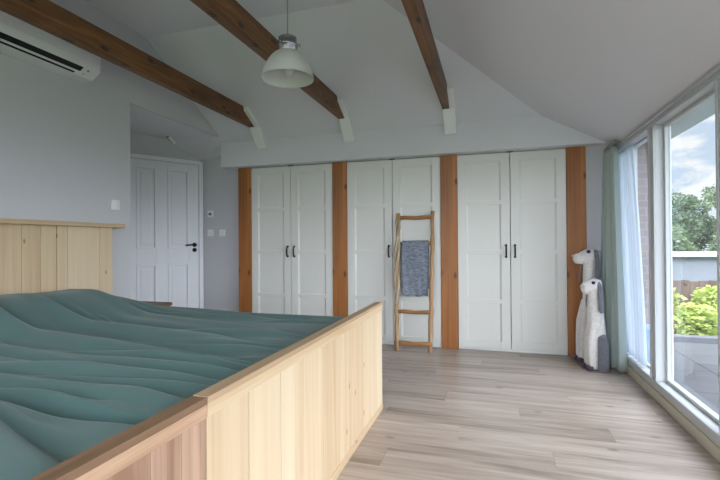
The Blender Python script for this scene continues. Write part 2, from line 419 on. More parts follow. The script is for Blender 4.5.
a, b = posts[-1], posts[-2]; win('window_6', a[1], b[0], 'further pane of the window wall')
r = bpy.data.objects.new('window_7', None); COL.objects.link(r); r.location = (-.85, YB, .5); r['kind'] = 'structure'  # rear glazing added behind the camera to brighten the room
m = MB().box(-2.8, .9, YB-.09, YB-.03, .12, .18).box(-2.8, .9, YB-.09, YB-.03, 2.56, 2.62)
for x in (-2.8, -1.59, -.37, .84): m.box(x, x+.06, YB-.09, YB-.03, .18, 2.56)
m.build('frame', FRAMEW, r)
for x in (-2.74, -1.53, -.31): MB().box(x, x+1.15, YB-.063, YB-.057, .18, 2.56).build('pane', GLASS, r)
r = bpy.data.objects.new('window_8', None); COL.objects.link(r); r.location = (-1.45, -.95, RZ); r['kind'] = 'structure'  # unseen roof light, added to bring more light into the room
m = MB().box(SX0, SX1, SY0, SY0+.05, RZ+.02, RZ+.1).box(SX0, SX1, SY1-.05, SY1, RZ+.02, RZ+.1)
for x in (SX0, (SX0+SX1)/2-.025, SX1-.05): m.box(x, x+.05, SY0+.05, SY1-.05, RZ+.02, RZ+.1)
m.build('frame', FRAMEW, r)
for x0_, x1_ in ((SX0+.05, (SX0+SX1)/2-.025), ((SX0+SX1)/2+.025, SX1-.05)): MB().box(x0_, x1_, SY0+.05, SY1-.05, RZ+.055, RZ+.061).build('pane', GLASS, r)

# ------------------------------------------------------------------ wardrobes and posts
pw_ = .1654; p0 = -2.8311
post_x = [p0+i*(1+pw_) for i in range(4)]
post_l = ['orange stained pine post next to the light switches, farthest from the window',
          'orange stained pine post rising behind the bed, between two wardrobes',
          'orange stained pine post just beside the wooden ladder, between two wardrobes',
          'orange stained pine post behind the plush toy dogs']
for x, l in zip(post_x, post_l):
    o = MB().box(x, x+pw_, 4.478, 4.61, 0, ZF).build('wooden_post', ORANGE, loc=(x+pw_/2, 4.54, 0), bevel=.004)
    tag(o, l, 'post', 'pine posts between the wardrobes')

def wardrobe(x0, label):
    t = thing('wardrobe', (x0+.5, YF, 0), label, 'wardrobe', 'built-in white wardrobes')
    m = MB()
    m.box(x0+.001, x0+.02, YF+.025, 5.10, 0, ZF-.004); m.box(x0+.98, x0+.999, YF+.025, 5.10, 0, ZF-.004)
    m.box(x0+.02, x0+.98, YF+.025, 5.10, ZF-.025, ZF-.004); m.box(x0+.02, x0+.98, YF+.025, 5.10, .0, .03); m.box(x0+.02, x0+.98, 5.09, 5.10, .03, ZF-.025)
    m.build('cabinet', WHITE, t)
    z0, z1 = .022, ZF-.012
    for k in (0, 1):
        a = x0+.003+k*.5; b = a+.494
        d = MB()
        st, rl = .082, .078
        d.box(a, b, YF+.012, YF+.022, z0, z1)
        d.box(a, a+st, YF, YF+.012, z0, z1); d.box(b-st, b, YF, YF+.012, z0, z1)
        d.box(a+st, b-st, YF, YF+.012, z0, z0+rl); d.box(a+st, b-st, YF, YF+.012, z1-rl, z1)
        for zz in (.488, .972, 1.458): d.box(a+st, b-st, YF, YF+.012, zz-.022, zz+.022)
        # sloping inner edges of the panels
        zs = [z0+rl, .488-.022, .488+.022, .972-.022, .972+.022, 1.458-.022, 1.458+.022, z1-rl]
        for q in range(0, 8, 2):
            for (xa, sgn) in ((a+st, 1), (b-st, -1)):
                d.prism([(xa, YF+.001), (xa+sgn*.017, YF+.012), (xa, YF+.012)], 2, zs[q], zs[q+1])
        dr = d.build('door', DOORW, t, bevel=.0015)
        hx = b-.038 if k == 0 else a+.038
        hm = MB()
        for zz in (.925, 1.035): hm.tube([(hx, YF+.002, zz), (hx, YF-.006, zz)], .012, 12)
        hm.tube([(hx, YF-.004, .925), (hx, YF-.024, .935), (hx, YF-.03, .955), (hx, YF-.03, 1.005), (hx, YF-.024, 1.025), (hx, YF-.004, 1.035)], [.007, .007, .008, .008, .007, .007], 10)
        hm.build('handle', BLACK, dr)['label'] = 'black bow handle'
    m = MB().box(x0+.47, x0+.53, YF-.012, YF+.01, ZF-.012, ZF-.0005)
    m.build('latch', GREYLOGO, t)['label'] = 'small grey latch above the doors'
    return t
wardrobe(post_x[0]+pw_, 'white panelled double-door wardrobe directly behind the bed, farthest from the window')
wardrobe(post_x[1]+pw_, 'white panelled double-door wardrobe with the wooden ladder leaning on it')
wardrobe(post_x[2]+pw_, 'white panelled double-door wardrobe nearest the curtain, nothing leaning on it')

# ------------------------------------------------------------------ ceiling beams with white struts
beam_l = ['dark brown ceiling beam passing in front of the air conditioner, nearest the bed wall',
          'dark brown ceiling beam passing directly behind the pendant lamp',
          'dark brown ceiling beam nearest the window, with no lamp beside it']
for xb_, l in zip((-2.468, -1.447, -.41), beam_l):
    t = thing('ceiling_beam', (xb_, 2.0, 2.32), l, 'beam', 'exposed ceiling beams', 'thing')
    x0, x1 = xb_-.0325, xb_+.0325
    zb, zt = 2.322, 2.484
    yc = lambda z: YFA-(z-ZT)/.59
    MB().prism([(YB+.002, zb), (yc(zb)+.0, zb), (yc(zt), zt), (YB+.002, zt)], 0, x0, x1).build('timber', BEAM, t, bevel=.003)
    xs = x0+.006; 
    MB().prism([(4.332, 2.125), (4.38, 2.125), (4.38, 2.30), (3.97, 2.53), (3.962, 2.438), (4.17, 2.325)], 0, xs, xs+.108).build('strut', WHITE, t)['label'] = 'white painted strut at the end of the beam'

# ------------------------------------------------------------------ pendant lamp
lc = Vector((-1.197, 2.453, 2.082))
t = thing('pendant_lamp', lc, 'grey white bell pendant lamp with chrome neck hanging from the ceiling', 'lamp')
R = .16
prof = []
outer = [(.160, 0), (.1575, .012), (.149, .045), (.136, .080), (.119, .110), (.100, .135), (.080, .153), (.064, .164), (.055, .169)]
inner = [(r-.004, z-.002 if z > .02 else z+.001) for r, z in outer[::-1]]
MB().lathe(outer+inner+[(.157, 0)], lc, 48, caps=False).build('lamp_shade', SHADE, t)
MB().lathe([(.052, .162), (.056, .166), (.056, .200), (.062, .202), (.062, .212), (.055, .214), (.055, .252), (.050, .256), (.030, .262), (.006, .266)], lc, 36).build('neck', CHROME, t)
for a in (.3, 2.4, 4.5):
    MB().tube([(lc.x+.055*math.cos(a), lc.y+.055*math.sin(a), lc.z+.207), (lc.x+.078*math.cos(a), lc.y+.078*math.sin(a), lc.z+.207)], [.006, .009], 10).build('knob', CHROME, t)
MB().lathe([(.004, .262), (.004, RZ-lc.z-.02)], lc, 10).build('cord', CORD, t)
MB().lathe([(.05, RZ-lc.z-.03), (.05, RZ-lc.z-.001)], lc, 30).build('ceiling_rose', CHROME, t)
MB().lathe([(.014, .15), (.014, .10), (.028, .075), (.033, .05), (.028, .026), (.012, .014)], lc, 24).build('bulb', SHADE, t)

# ------------------------------------------------------------------ air conditioner
t = thing('air_conditioner', (XL, 2.1, 2.29), 'white wall air conditioner with black air slots, high on the bed wall', 'air conditioner')
pr = [(0, 2.575), (.15, 2.575), (.185, 2.565), (.207, 2.53), (.213, 2.44), (.212, 2.37), (.203, 2.335), (.13, 2.283), (.115, 2.28), (.0, 2.28)]
def acprof(s): return [(XL+.001+min(.213, x)*s if x > .1 else XL+.001+x, 2.43+(z-2.43)*(1-(1-s)*.55)) for x, z in pr]
mb = MB()
ys = [1.60, 1.61, 1.63, 2.475, 2.515, 2.54, 2.552]; ss = [.90, .97, 1, 1, .98, .93, .84]
mb.loft([[(x, y, z) for x, z in acprof(s)] for y, s in zip(ys, ss)], sm=False); mb.build('casing', ACW, t, bevel=.006)
def chin(f, d): return (XL+.204+(.13-.203)*f+d*.58, 2.335+(2.283-2.335)*f-d*.81)
MB().prism([chin(.16, .002), chin(.60, .002), chin(.60, -.006), chin(.16, -.006)], 1, 1.66, 2.40).build('air_outlet', SLOT, t)['label'] = 'wide black air slot'
MB().prism([chin(.80, .002), chin(.95, .002), chin(.95, -.006), chin(.80, -.006)], 1, 1.66, 2.37).build('return_slot', SLOT, t)['label'] = 'narrow black slot'
for f0, f1, y0, y1 in ((.25, .40, 2.44, 2.455), (.68, .8, 2.43, 2.438)):
    MB().prism([chin(f0, .0015), chin(f1, .0015), chin(f1, -.004), chin(f0, -.004)], 1, y0, y1).build('indicator', GREYLOGO, t)

# ------------------------------------------------------------------ switches
def switch(loc, rot, label, rockers, knobdark=False):
    t = thing('light_switch', loc, label, 'switch'); t.rotation_euler = (0, 0, rot)
    # local: plate in the xz plane, facing -y
    def lb(*a): 
        m = MB(); m.box(*a); return m
    m = MB(); m.box(-.041, .041, -.009, 0, -.041, .041)
    o = m.build('plate', WHITE, None, bevel=.003); o.parent = t; o.location = (0, 0, 0)
    for i in range(rockers):
        w = .062/rockers
        m = MB(); m.box(-.031+i*w+.001, -.031+(i+1)*w-.001, -.013, -.009, -.031, .031)
        o = m.build('rocker', WHITE, None, bevel=.002); o.parent = t; o.location = (0, 0, 0)
    if knobdark:
        m = MB(); m.tube([(0, -.009, .0), (0, -.022, .0)], .018, 16); o = m.build('dial', GREYLOGO, None); o.parent = t; o.location = (0, 0, 0)
    return t
switch((XL, 2.851, 1.394), PI/2, 'white double rocker light switch above the headboard end', 2)
switch((-3.305, 4.62, 1.437), 0, 'white thermostat dial plate, higher than the two switches beside the room door', 0, True)
switch((-3.307, 4.62, 1.205), 0, 'white switch plate nearest the room door, under the dial plate', 1)
switch((-3.14, 4.62, 1.203), 0, 'white switch plate nearest the pine post', 1)

# ------------------------------------------------------------------ the beds
XFB = -.6858; ZFB = .6876; TB = .045
def footboard(root, y0, y1, seams, mv, mh, capmat):
    fb = MB(); s = [y0]+seams+[y1]
    for i, (a, b) in enumerate(zip(s, s[1:])): fb.box(XFB-TB+.004, XFB-.004, a+(.0025 if i in (1, 2, 5) else .0007), b-.0007, .012, ZFB-.016)
    f = fb.build('footboard', mv, root, bevel=.0015)
    MB().box(XFB-TB+.01, XFB, y0, y1, ZFB-.052, ZFB-.018).build('top_rail', mh, f, bevel=.002)
    MB().box(XFB-TB+.01, XFB, y0, y1, 0.0, .04).build('bottom_rail', mh, f, bevel=.002)
    MB().box(XFB-TB, XFB+.001, y0, y1, ZFB-.018, ZFB).build('cap', capmat, f, bevel=.002)
    return f
def headboard(root, y0, y1, seams, mv, mh, capend):
    hb = MB(); s = [y0]+seams+[y1]
    for i, (a, b) in enumerate(zip(s, s[1:])): hb.box(-2.945, -2.885, a+(.0045 if i % 3 == 0 else .0012), b-.001, .0, 1.205)
    f = hb.build('headboard', mv, root, bevel=.0015)
    MB().box(-2.948, -2.845, y0, capend, 1.205, 1.236).build('cap', mh, f, bevel=.003)
t = thing('double_bed', (-1.8, 1.85, 0), 'double bed of pale pine planks with a tall headboard and plank footboard', 'bed')
footboard(t, .943, 2.756, [1.141, 1.344, 1.455, 1.532, 1.726, 1.93, 2.14, 2.33, 2.50, 2.63], PINE, PINE_H, PINECAP)
headboard(t, .943, 2.763, [1.10, 1.27, 1.44, 1.62, 1.77, 1.93, 2.061, 2.184, 2.296, 2.378, 2.643], PINE, PINE_H, 2.852)
for y in (.955, 2.715): MB().box(-2.885, XFB-TB, y, y+.03, .25, .52).build('side_rail', PINE_H, t)
MB().box(-2.885, XFB-TB, .985, 2.715, .25, .30).build('slat_base', PINE_H, t)
MB().box(-2.88, XFB-TB-.005, .99, 2.712,   .30, .53).build('mattress', MATT, t, bevel=.03)
t2 = thing('single_bed', (-1.8, .45, 0), 'narrower bed of reddish weathered planks pushed against the double bed', 'bed')
footboard(t2, -.02, .940, [.08, .20, .33, .47, .61, .755, .85], OLD, OLD_H, OLDCAP)
headboard(t2, -.02, .940, [.12, .26, .40, .55, .70, .82], OLD, OLD_H, .940)
for y in (-.01, .90): MB().box(-2.885, XFB-TB, y, y+.03, .25, .52).build('side_rail', OLD_H, t2)
MB().box(-2.885, XFB-TB, .02, .90, .25, .30).build('slat_base', OLD_H, t2)
MB().box(-2.88, XFB-TB-.005, .022, .898,   .30, .53).build('mattress', MATT, t2, bevel=.03)

def crease(y, c, a, wn, wf):
    """a valley at c, falling steeply from the near side and rising gently beyond, with a roll on the near side"""
    d = y-c
    v = -a*math.exp(-(d/(wn if d < 0 else wf))**2)
    return v+.75*a*math.exp(-((d+2.2*wn)/(1.5*wn))**2)
rng = random.Random(3)
def lip(x, y, table, x0):
    """how far the roll on the near side of each crease is pushed over the valley"""
    k = 0
    for c, sl, a, wn, wf, xa, xb, ph, wob in table:
        if xa < x < xb:
            e = smooth(xa, xa+.5, x)*(1-smooth(xb-.35, xb, x))
            d = y-(c+sl*(x-x0)+wob*math.sin((3.1 if x0 < -1.2 else 4)*x+ph))
            k += e*.9*wn*math.exp(-((d+1.5*wn)/(1.5*wn))**2)*(a/.025)
    return k
# (y at x=-1.6, slope dy/dx, amplitude, near width, far width, x from, x to)
folds = [
    (2.50, -.03, .024, .030, .07, -2.7, -.95), (2.28, -.06, .026, .032, .08, -2.75, -1.1),
    (2.06, .02, .020, .028, .07, -2.6, -.8), (1.90, -.05, .030, .034, .09, -2.9, -1.0),
    (1.74, .03, .020, .026, .06, -2.3, -.75), (1.60, -.04, .030, .034, .08, -2.9, -.85),
    (1.50, .05, .018, .022, .05, -2.0, -.75), (1.40, .00, .024, .028, .07, -2.6, -.72), 
    (1.28, -.02, .024, .026, .06, -2.5, -.72), (1.19, .03, .016, .022, .05, -1.9, -.72),
    (1.09, -.01, .026, .026, .06, -2.8, -.74), (1.00, .02, .014, .022, .04, -2.2, -.9)]
rs_ = random.Random(8)
for i in range(20):
    xa = rs_.uniform(-2.7, -1.5)
    folds.append((1.0+i*.086+rs_.uniform(-.02, .02), rs_.uniform(-.07, .07), rs_.uniform(.006, .012), rs_.uniform(.013, .02), rs_.uniform(.03, .05), xa, min(-.74, xa+rs_.uniform(.9, 1.7))))
folds = [f[:2]+(f[2]*1.6, f[3]*.7, f[4])+f[5:]+(rng.uniform(0, 6), rng.uniform(.006, .02)) for f in folds]
def duvet1(x, y):
    z = .606+.012*math.sin(1.7*y+.5)
    # pillows under the cover at the head end
    hb = smooth(-2.10, -2.62, x)*(1-.25*smooth(-2.75, -2.88, x))
    z += .178*hb*smooth(2.74, 2.28, y)*(.93+.07*math.cos((y-1.3)*3.2))
    z += .02*smooth(-1.5, -2.3, x)
    k = 0
    for c, sl, a, wn, wf, xa, xb, ph, wob in folds:
        if xa < x < xb:
            e = smooth(xa, xa+.5, x)*(1-smooth(xb-.35, xb, x))
            cy = c+sl*(x+1.6)+wob*math.sin(3.1*x+ph)
            k += e*crease(y, cy, a*(.75+.25*math.sin(2.3*x+ph)), wn, wf)
    k += .004*math.sin(9*y+2.5*x)+.002*math.sin(23*y-4*x)
    z += k*(1-.35*hb)*smooth(2.76, 2.60, y)
    # edges roll down
    z -= .10*smooth(2.66, 2.79, y)**2 + .07*(1-smooth(.934, .985, y))**1.5
    z -= .03*smooth(-.80, -.735, x)
    return y+lip(x, y, folds, -1.6)*(1-.35*hb)*smooth(2.76, 2.60, y)*smooth(.945, 1.01, y), max(z, .556)
def surf(mat, fn, name, x0, x1, y0, y1, nx, ny):
    m = MB()
    m.grid(lambda x, y: (x,)+fn(x, y), linspace(x0, x1, nx), linspace(y0, y1, ny))
    o = m.build(name, mat, None)
    s = o.modifiers.new('thick', 'SOLIDIFY'); s.thickness = .012; s.offset = -1
    return o
o = surf(DUVET, duvet1, 'duvet', -2.875, -.734, .934, 2.775, 140, 420)
tag(o, 'large dark green duvet spread in long folds over the double bed', 'duvet')
f2 = [(.74, -.22, .022, .03, .07, -1.9, -.72, 0, .01), (.55, -.30, .026, .03, .07, -2.2, -.75, 2, .02), (.40, -.15, .02, .03, .08, -2.5, -.8, 4, .015), (.22, .1, .02, .03, .08, -2.3, -.8, 1, .02), (.84, -.1, .012, .02, .05, -1.7, -.9, 1, .01)]
def duvet2(x, y):
    z = .632+.012*math.sin(4*x+3*y)
    hb = smooth(-2.10, -2.62, x)*(1-.25*smooth(-2.75, -2.88, x))
    z += .16*hb*smooth(.0, .2, y)
    for c, sl, a, wn, wf, xa, xb, ph, wob in f2:
        if xa < x < xb:
            e = smooth(xa, xa+.4, x)*(1-smooth(xb-.25, xb, x))
            z += e*crease(y, c+sl*(x+1.0)+wob*math.sin(4*x+ph), a, wn, wf)
    z += .003*math.sin(14*x+9*y)
    z += .035*smooth(-.95, -1.35, x)*smooth(.35, .8, y)
    z -= .08*smooth(.865, .925, y)**2
    z -= .05*(1-smooth(.0, .08, y))
    z -= .035*smooth(-.83, -.735, x)
    return y+lip(x, y, f2, -1.0)*smooth(.0, .08, y)*(1-smooth(.80, .88, y)), max(z, .556)
o = surf(DUVET, duvet2, 'duvet', -2.875, -.734, .0, .928, 150, 140)
tag(o, 'smaller dark green duvet on the reddish narrower bed', 'duvet')

# bedside table seen beyond the bed
t = thing('bedside_table', (-2.75, 2.98, 0), 'low brown wooden bedside table between the double bed and the room door', 'table')
MB().box(-2.95+.002, -2.60, 2.87, 3.10, .555, .58).build('table_top', TABLEW, t, bevel=.003)
for x in (-2.93, -2.645):
    for y in (2.885, 3.05): MB().box(x, x+.035, y, y+.035, 0, .555).build('leg', TABLEW, t)
MB().box(-2.93, -2.615, 2.89, 3.08, .22, .24).build('shelf', TABLEW, t)

# ------------------------------------------------------------------ ladder and towel
t = thing('ladder', (-.75, 4.3, 0), 'rustic wooden ladder with a bark-wrapped rail leaning on the wardrobe doors', 'ladder')
def railpts(xa, xb, ya_, yb_, z1, seed):
    r = random.Random(seed); out = []; rad = []
    for i in range(19):
        f = i/18
        out.append((xa+(xb-xa)*f+r.uniform(-.004, .004)+.003*math.sin(5*f+seed), ya_+(yb_-ya_)*f+r.uniform(-.003, .003), f*z1))
        rad.append((.021+r.uniform(-.003, .003), .018+r.uniform(-.002, .002)))
    return out, rad
LX0, LX1 = (-.925, -.935), (-.59, -.580)
yb0, yt0 = 4.27, 4.462
lp, lr = railpts(LX0[0], LX0[1], yb0, yt0, 1.37, 2); rp, rr = railpts(LX1[0], LX1[1], yb0+.01, yt0, 1.385, 5)
def ly(z): return yb0+.005+(yt0-yb0)*z/1.38
MB().tube(lp, lr, 12).build('rail', LADW, t)
MB().tube(rp, rr, 12).build('rail', LADW, t)
m = MB()
for s in range(2):
    pts = [(lp[i][0]+.021*math.cos(.75*i+s*2.6), lp[i][1]-.014+.012*math.sin(.75*i+s*2.6), lp[i][2]) for i in range(6, 18)]
    m.tube(pts, [.008+.008*abs(math.sin(i*1.3+s)) for i in range(6, 18)], 8)
m.build('bark', BARK, t)['label'] = 'pale rough bark on the upper part of the rail'
for z, w in ((1.325, .020), (1.055, .018), (.379, .020), (.075, .024)):
    m = MB(); y = ly(z)
    m.tube([(-.945, y, z), (-.86, y-.004, z+.003), (-.75, y, z-.004), (-.65, y-.003, z+.002), (-.57, y, z+.004)], [(.013, w), (.012, w), (.013, w*.92), (.012, w), (.013, w*1.05)], 10)
    m.build('rung', RUNG, t)
def towel():
    m = MB(); yc = ly(1.055); zt = 1.055+.024
    def path(s):           # s from front bottom over the rung to the back bottom, as (y, z)
        if s < .50: 
            f = s/.50; return (yc-.030-.012*(1-f), .535+(zt-.01-.535)*f)
        if s < .60:
            a = PI*(1-(s-.50)/.10); return (yc+.030*math.cos(a), zt-.01+.018*math.sin(a))
        f = (s-.60)/.40; return (yc+.028+.012*f, zt-.01-(zt-.01-.60)*f)
    def fn(s, x):
        y, z = path(s)
        hang = 1-abs(s-.55)/.55
        wob = (.006*math.sin(38*x+4*s)+.003*math.sin(91*x+9*s))*(1-hang)
        edge = .006*math.sin(55*x)*(1 if s < .02 else 0)
        sl = .012*(1-hang)
        return (x+sl*(-1 if s < .55 else 1)*.4, y+wob, z+edge-.012*(x+.76)*(1 if s < .5 else 0))
    m.grid(fn, linspace(0, 1, 60), linspace(-.884, -.618, 40))
    o = m.build('towel', TOWEL, None)
    s = o.modifiers.new('thick', 'SOLIDIFY'); s.thickness = .008; s.offset = 0
    tag(o, 'mottled grey blue towel hanging over a rung of the wooden ladder', 'towel')
towel()

# ------------------------------------------------------------------ curtains
def curtain(name, mat, path_top, path_bot, z0, z1, label, folds_, amp_t, amp_b, n=150, nz=26, th=.003):
    """a pleated cloth between a top line and a bottom line on the floor"""
    m = MB(); a, b = [Vector(p) for p in path_top]; c, d = [Vector(p) for p in path_bot]
    def fn(u, v):
        top = a.lerp(b, u); bot = c.lerp(d, u); p = bot.lerp(top, v**1.3 if v < 1 else 1)
        dr = (b-a).normalized() if v > .5 else (d-c).normalized(); nr = Vector((dr.y, -dr.x))
        am = amp_b+(amp_t-amp_b)*v
        ph = 2*PI*folds_*(u+.03*math.sin(7*u))
        w = am*(math.sin(ph)+.35*math.sin(2.3*ph+3*v))
        q = p+nr*w
        return (q.x, q.y, z0+(z1-z0)*v)
    m.grid(fn, linspace(0, 1, n), linspace(0, 1, nz))
    o = m.build(name, mat, None)
    s = o.modifiers.new('thick', 'SOLIDIFY'); s.thickness = th; s.offset = 0
    return tag(o, label, 'curtain')
curtain('curtain', CURT, ((.985, 4.40), (1.006, 4.19)), ((.932, 4.43), (1.005, 3.98)), .012, 1.885, 'pale sage green curtain drawn into the corner beside the window', 5.2, .024, .031)
curtain('sheer_curtain', CURT_REFL, ((1.075, 4.385), (1.072, 3.96)), ((1.075, 4.385), (1.072, 3.70)), .14, 1.838, 'white sheer curtain hanging against the window pane behind the green curtain', 7, .010, .012, th=.001)  # folded sheet modelled in place of the green curtain's mirror image
t = thing('curtain_rail', (.98, 4.2, 1.9), 'short grey curtain rail with a bracket in the ceiling corner above the green curtain', 'curtain rail')
MB().tube([(.985, 4.44, 1.902), (.985, 4.10, 1.902)], .009, 10).build('rod', CORD, t)
MB().box(.975, XW+.012, 4.17, 4.185, 1.893, 1.915).build('bracket', GREYLOGO, t)

# ------------------------------------------------------------------ plush toy dogs
def plush(base, face, height, lean, girth, label):
    """a tall sitting toy dog: long body, head on top with the snout along `face`, long ears, paws"""
    root = thing('plush_dog', base, label, 'plush toy', 'tall plush dogs by the curtain')
    b = Vector(base); f = Vector((math.cos(face), math.sin(face), 0)); s = Vector((-f.y, f.x, 0)); k = height/.76
    def P_(a, l, z): return b+f*a*k+s*l*k+Vector((lean[0]*z, lean[1]*z, z*k))
    m = MB(); g = girth
    m.tube([P_(0, 0, .004), P_(0, 0, .03), P_(0, 0, .12), P_(0, 0, .25), P_(0, 0, .38), P_(.002, 0, .48), P_(.006, 0, .56), P_(.006, 0, .63), P_(.006, 0, .69), P_(.004, 0, .73)],
           [(.045*g, .045*g), (.066*g, .060*g), (.072*g, .066*g), (.074*g, .066*g), (.070*g, .062*g), (.064*g, .056*g), (.058*g, .052*g), (.055*g, .05*g), (.052*g, .048*g), (.02*g, .02*g)], 20)
    # head and snout
    m.tube([P_(-.055, 0, .715), P_(-.04, 0, .72), P_(-.005, 0, .722), P_(.035, 0, .712), P_(.07, 0, .70), P_(.098, 0, .70), P_(.110, 0, .70)],
           [.02*g, .05*g, .064*g, .06*g, .05*g, .044*g, .02*g], 18)
    for q in (-1, 1):
        m.tube([P_(.035, .032*q, .42), P_(.060, .035*q, .28), P_(.064, .036*q, .15), P_(.064, .036*q, .05), P_(.062, .036*q, .008)], [.02*g, .032*g, .032*g, .031*g, .026*g], 12)
    body = m.build('body', PLUSH, root)
    rm = body.modifiers.new('one_skin', 'REMESH'); rm.mode = 'VOXEL'; rm.voxel_size = .007; rm.use_smooth_shade = True
    sm = body.modifiers.new('soft', 'SMOOTH'); sm.factor = .5; sm.iterations = 4
    for q in (-1, 1):
        MB().tube([P_(-.012, .046*q, .755), P_(-.016, .058*q, .73), P_(-.02, .066*q, .67), P_(-.02, .068*q, .60), P_(-.02, .070*q, .52), P_(-.02, .068*q, .495)],
                  [(.012, .008), (.022, .010), (.025, .011), (.028, .011), (.028, .011), (.012, .006)], 12).build('ear', PLUSHG, root)['label'] = 'long grey hanging ear'
        MB().tube([P_(.030, .048*q, .748), P_(.034, .062*q, .750)], [.017, .009], 12).build('eye', EYE, root)
        MB().tube([P_(-.022, .050*q, .31), P_(-.022, .066*q, .28), P_(-.02, .072*q, .15), P_(-.016, .074*q, .04), P_(-.014, .070*q, .004)], [(.026, .012), (.042, .018), (.046, .02), (.047, .02), (.042, .018)], 14).build('hind_leg', PLUSHG, root)['label'] = 'grey hind leg'
        MB().tube([P_(.05, .038*q, .022), P_(.070, .040*q, .026), P_(.098, .042*q, .022), P_(.108, .042*q, .018)], [.016, .029, .026, .010], 12).build('paw', PLUSHD, root)['label'] = 'dark front paw'
    MB().tube([P_(.100, 0, .716), P_(.112, 0, .718), P_(.120, 0, .716)], [.010, .016, .006], 12).build('nose', NOSE, root)
    MB().tube([P_(.064, 0, .66), P_(.072, 0, .60), P_(.074, 0, .54)], [.005, .007, .005], 8).build('scarf', PLUSHG, root)
    return root
plush((.83, 4.085, 0), math.radians(193), .735, (-.025, .0), 1.0, 'shorter white plush toy dog with grey ears, standing in front of the taller one')
plush((.826, 4.30, 0), math.radians(190), .995, (.0, .0), 1.0, 'taller white plush toy dog standing behind the shorter one, against the pine post')

# ------------------------------------------------------------------ outside
m = MB()
for i in range(9):
    for j in range(14):
        x, y = WX1+.02+i*.6, -2.2+j*.6
        if y+.6 <= 5.75: m.box(x, x+.594, y, y+.594, -.09, -.04)
struct('terrace', m, DECK, 'grey tiled terrace outside the window')
struct('terrace_slab', MB().box(WX1, 6.7, -2.4, 5.80, -.4, -.09), GUTTER)
struct('kerb', MB().box(WX1, 6.7, 5.74, 5.86, -.09, .0), KERB, 'pale kerb at the end of the terrace', bevel=.01)
struct('ground', MB().box(-30, 40, -30, 60, -1.3, -1.2), GROUND)
struct('wall_outside', MB().box(WX1, 1.42, 4.51, 4.95, -.09, 2.0), BRICK, 'brick pier outside the fixed window')
struct('roof_overhang', MB().box(WX1, 1.575, YB-.2, 4.98, 2.0, 2.10), SOFFIT, 'pale eaves overhanging the window')
o = MB().box(1.20, 1.42, 4.20, 4.46, -.04, .02).box(1.20, 1.42, 4.20, 4.46, .02, .34).build('planter', PLANTER, loc=(1.31, 4.33, -.04), bevel=.012)
tag(o, 'blue grey planter box standing at the foot of the brick pier', 'planter')

t = thing('fence', (3.6, 7.7, -1.2), 'brown vertical board fence behind the lime green bushes', 'fence')
m = MB()
for i in range(46): m.box(1.2+i*.115, 1.2+i*.115+.106, 7.68, 7.70, -1.2, .47+.01*math.sin(i*2.1))
m.build('boards', FENCE, t); MB().box(1.2, 6.5, 7.70, 7.74, .25, .32).build('rail', FENCE, t)

t = thing('garden_building', (5.6, 12.0, -1.2), 'pale flat-roofed garden building beyond the fence', 'building')
MB().box(2.6, 8.6, 10.62, 13.0, -1.2, .685).build('wall', GREYW, t)
MB().box(2.5, 8.7, 10.50, 13.1, .738, .785).build('roof_edge', ROOFE, t)
MB().box(2.56, 8.64, 10.56, 13.05, .685, .738).build('gutter', GUTTER, t)

def leaves(m, c, rad, n, size, rng, flat=.35):
    c = Vector(c)
    for _ in range(n):
        while True:
            p = Vector((rng.uniform(-1, 1), rng.uniform(-1, 1), rng.uniform(-1, 1)))
            if .25 < p.length < 1: break
        p = Vector((p.x*rad[0], p.y*rad[1], p.z*rad[2]))+c
        u = Vector((rng.gauss(0, 1), rng.gauss(0, 1), rng.gauss(0, flat))).normalized(); w = u.orthogonal().normalized()
        w = (Matrix.Rotation(rng.uniform(-.8, .8), 3, u) @ w); s = size*rng.uniform(.6, 1.3)
        nrm = u.cross(w)
        m.add([p-u*s, p-w*s*.5-u*s*.1+nrm*s*.08, p+u*s, p+w*s*.5-u*s*.1+nrm*s*.08], [(0, 1, 2, 3)])
bush_l = ['lime green leafy bush just beyond the terrace kerb, nearest the window frame', 'lime green leafy bush just beyond the terrace kerb, between two similar bushes', 'lime green leafy bush beyond the terrace kerb, farthest from the window frame', 'lower yellow green bush in front against the terrace kerb']
rg = random.Random(11)
for i, (x, y, z, rr_) in enumerate([(2.13, 6.75, .28, .36), (2.80, 6.7, .26, .36), (3.47, 6.75, .26, .36), (2.42, 6.12, .06, .3)]):
    t = thing('bush', (x, y, -1.2), bush_l[i], 'bush', 'lime bushes beyond the terrace')
    m = MB()
    for k in range(7):
        leaves(m, (x+rg.uniform(-.16, .16), y+rg.uniform(-.1, .1), z+rg.uniform(-.2, .12)), (.19, .16, .18), 150, .042, rg)
    leaves(m, (x, y, z-.35), (rr_*.9, .22, .3), 350, .05, rg)
    m.build('foliage', LEAFL, t)
    m = MB()
    for k in range(6): m.tube([(x+rg.uniform(-.08, .08), y+rg.uniform(-.05, .05), -1.2), (x+rg.uniform(-.25, .25), y+rg.uniform(-.15, .15), z+.1)], [.016, .006], 6)
    m.build('stem', BARKT, t)

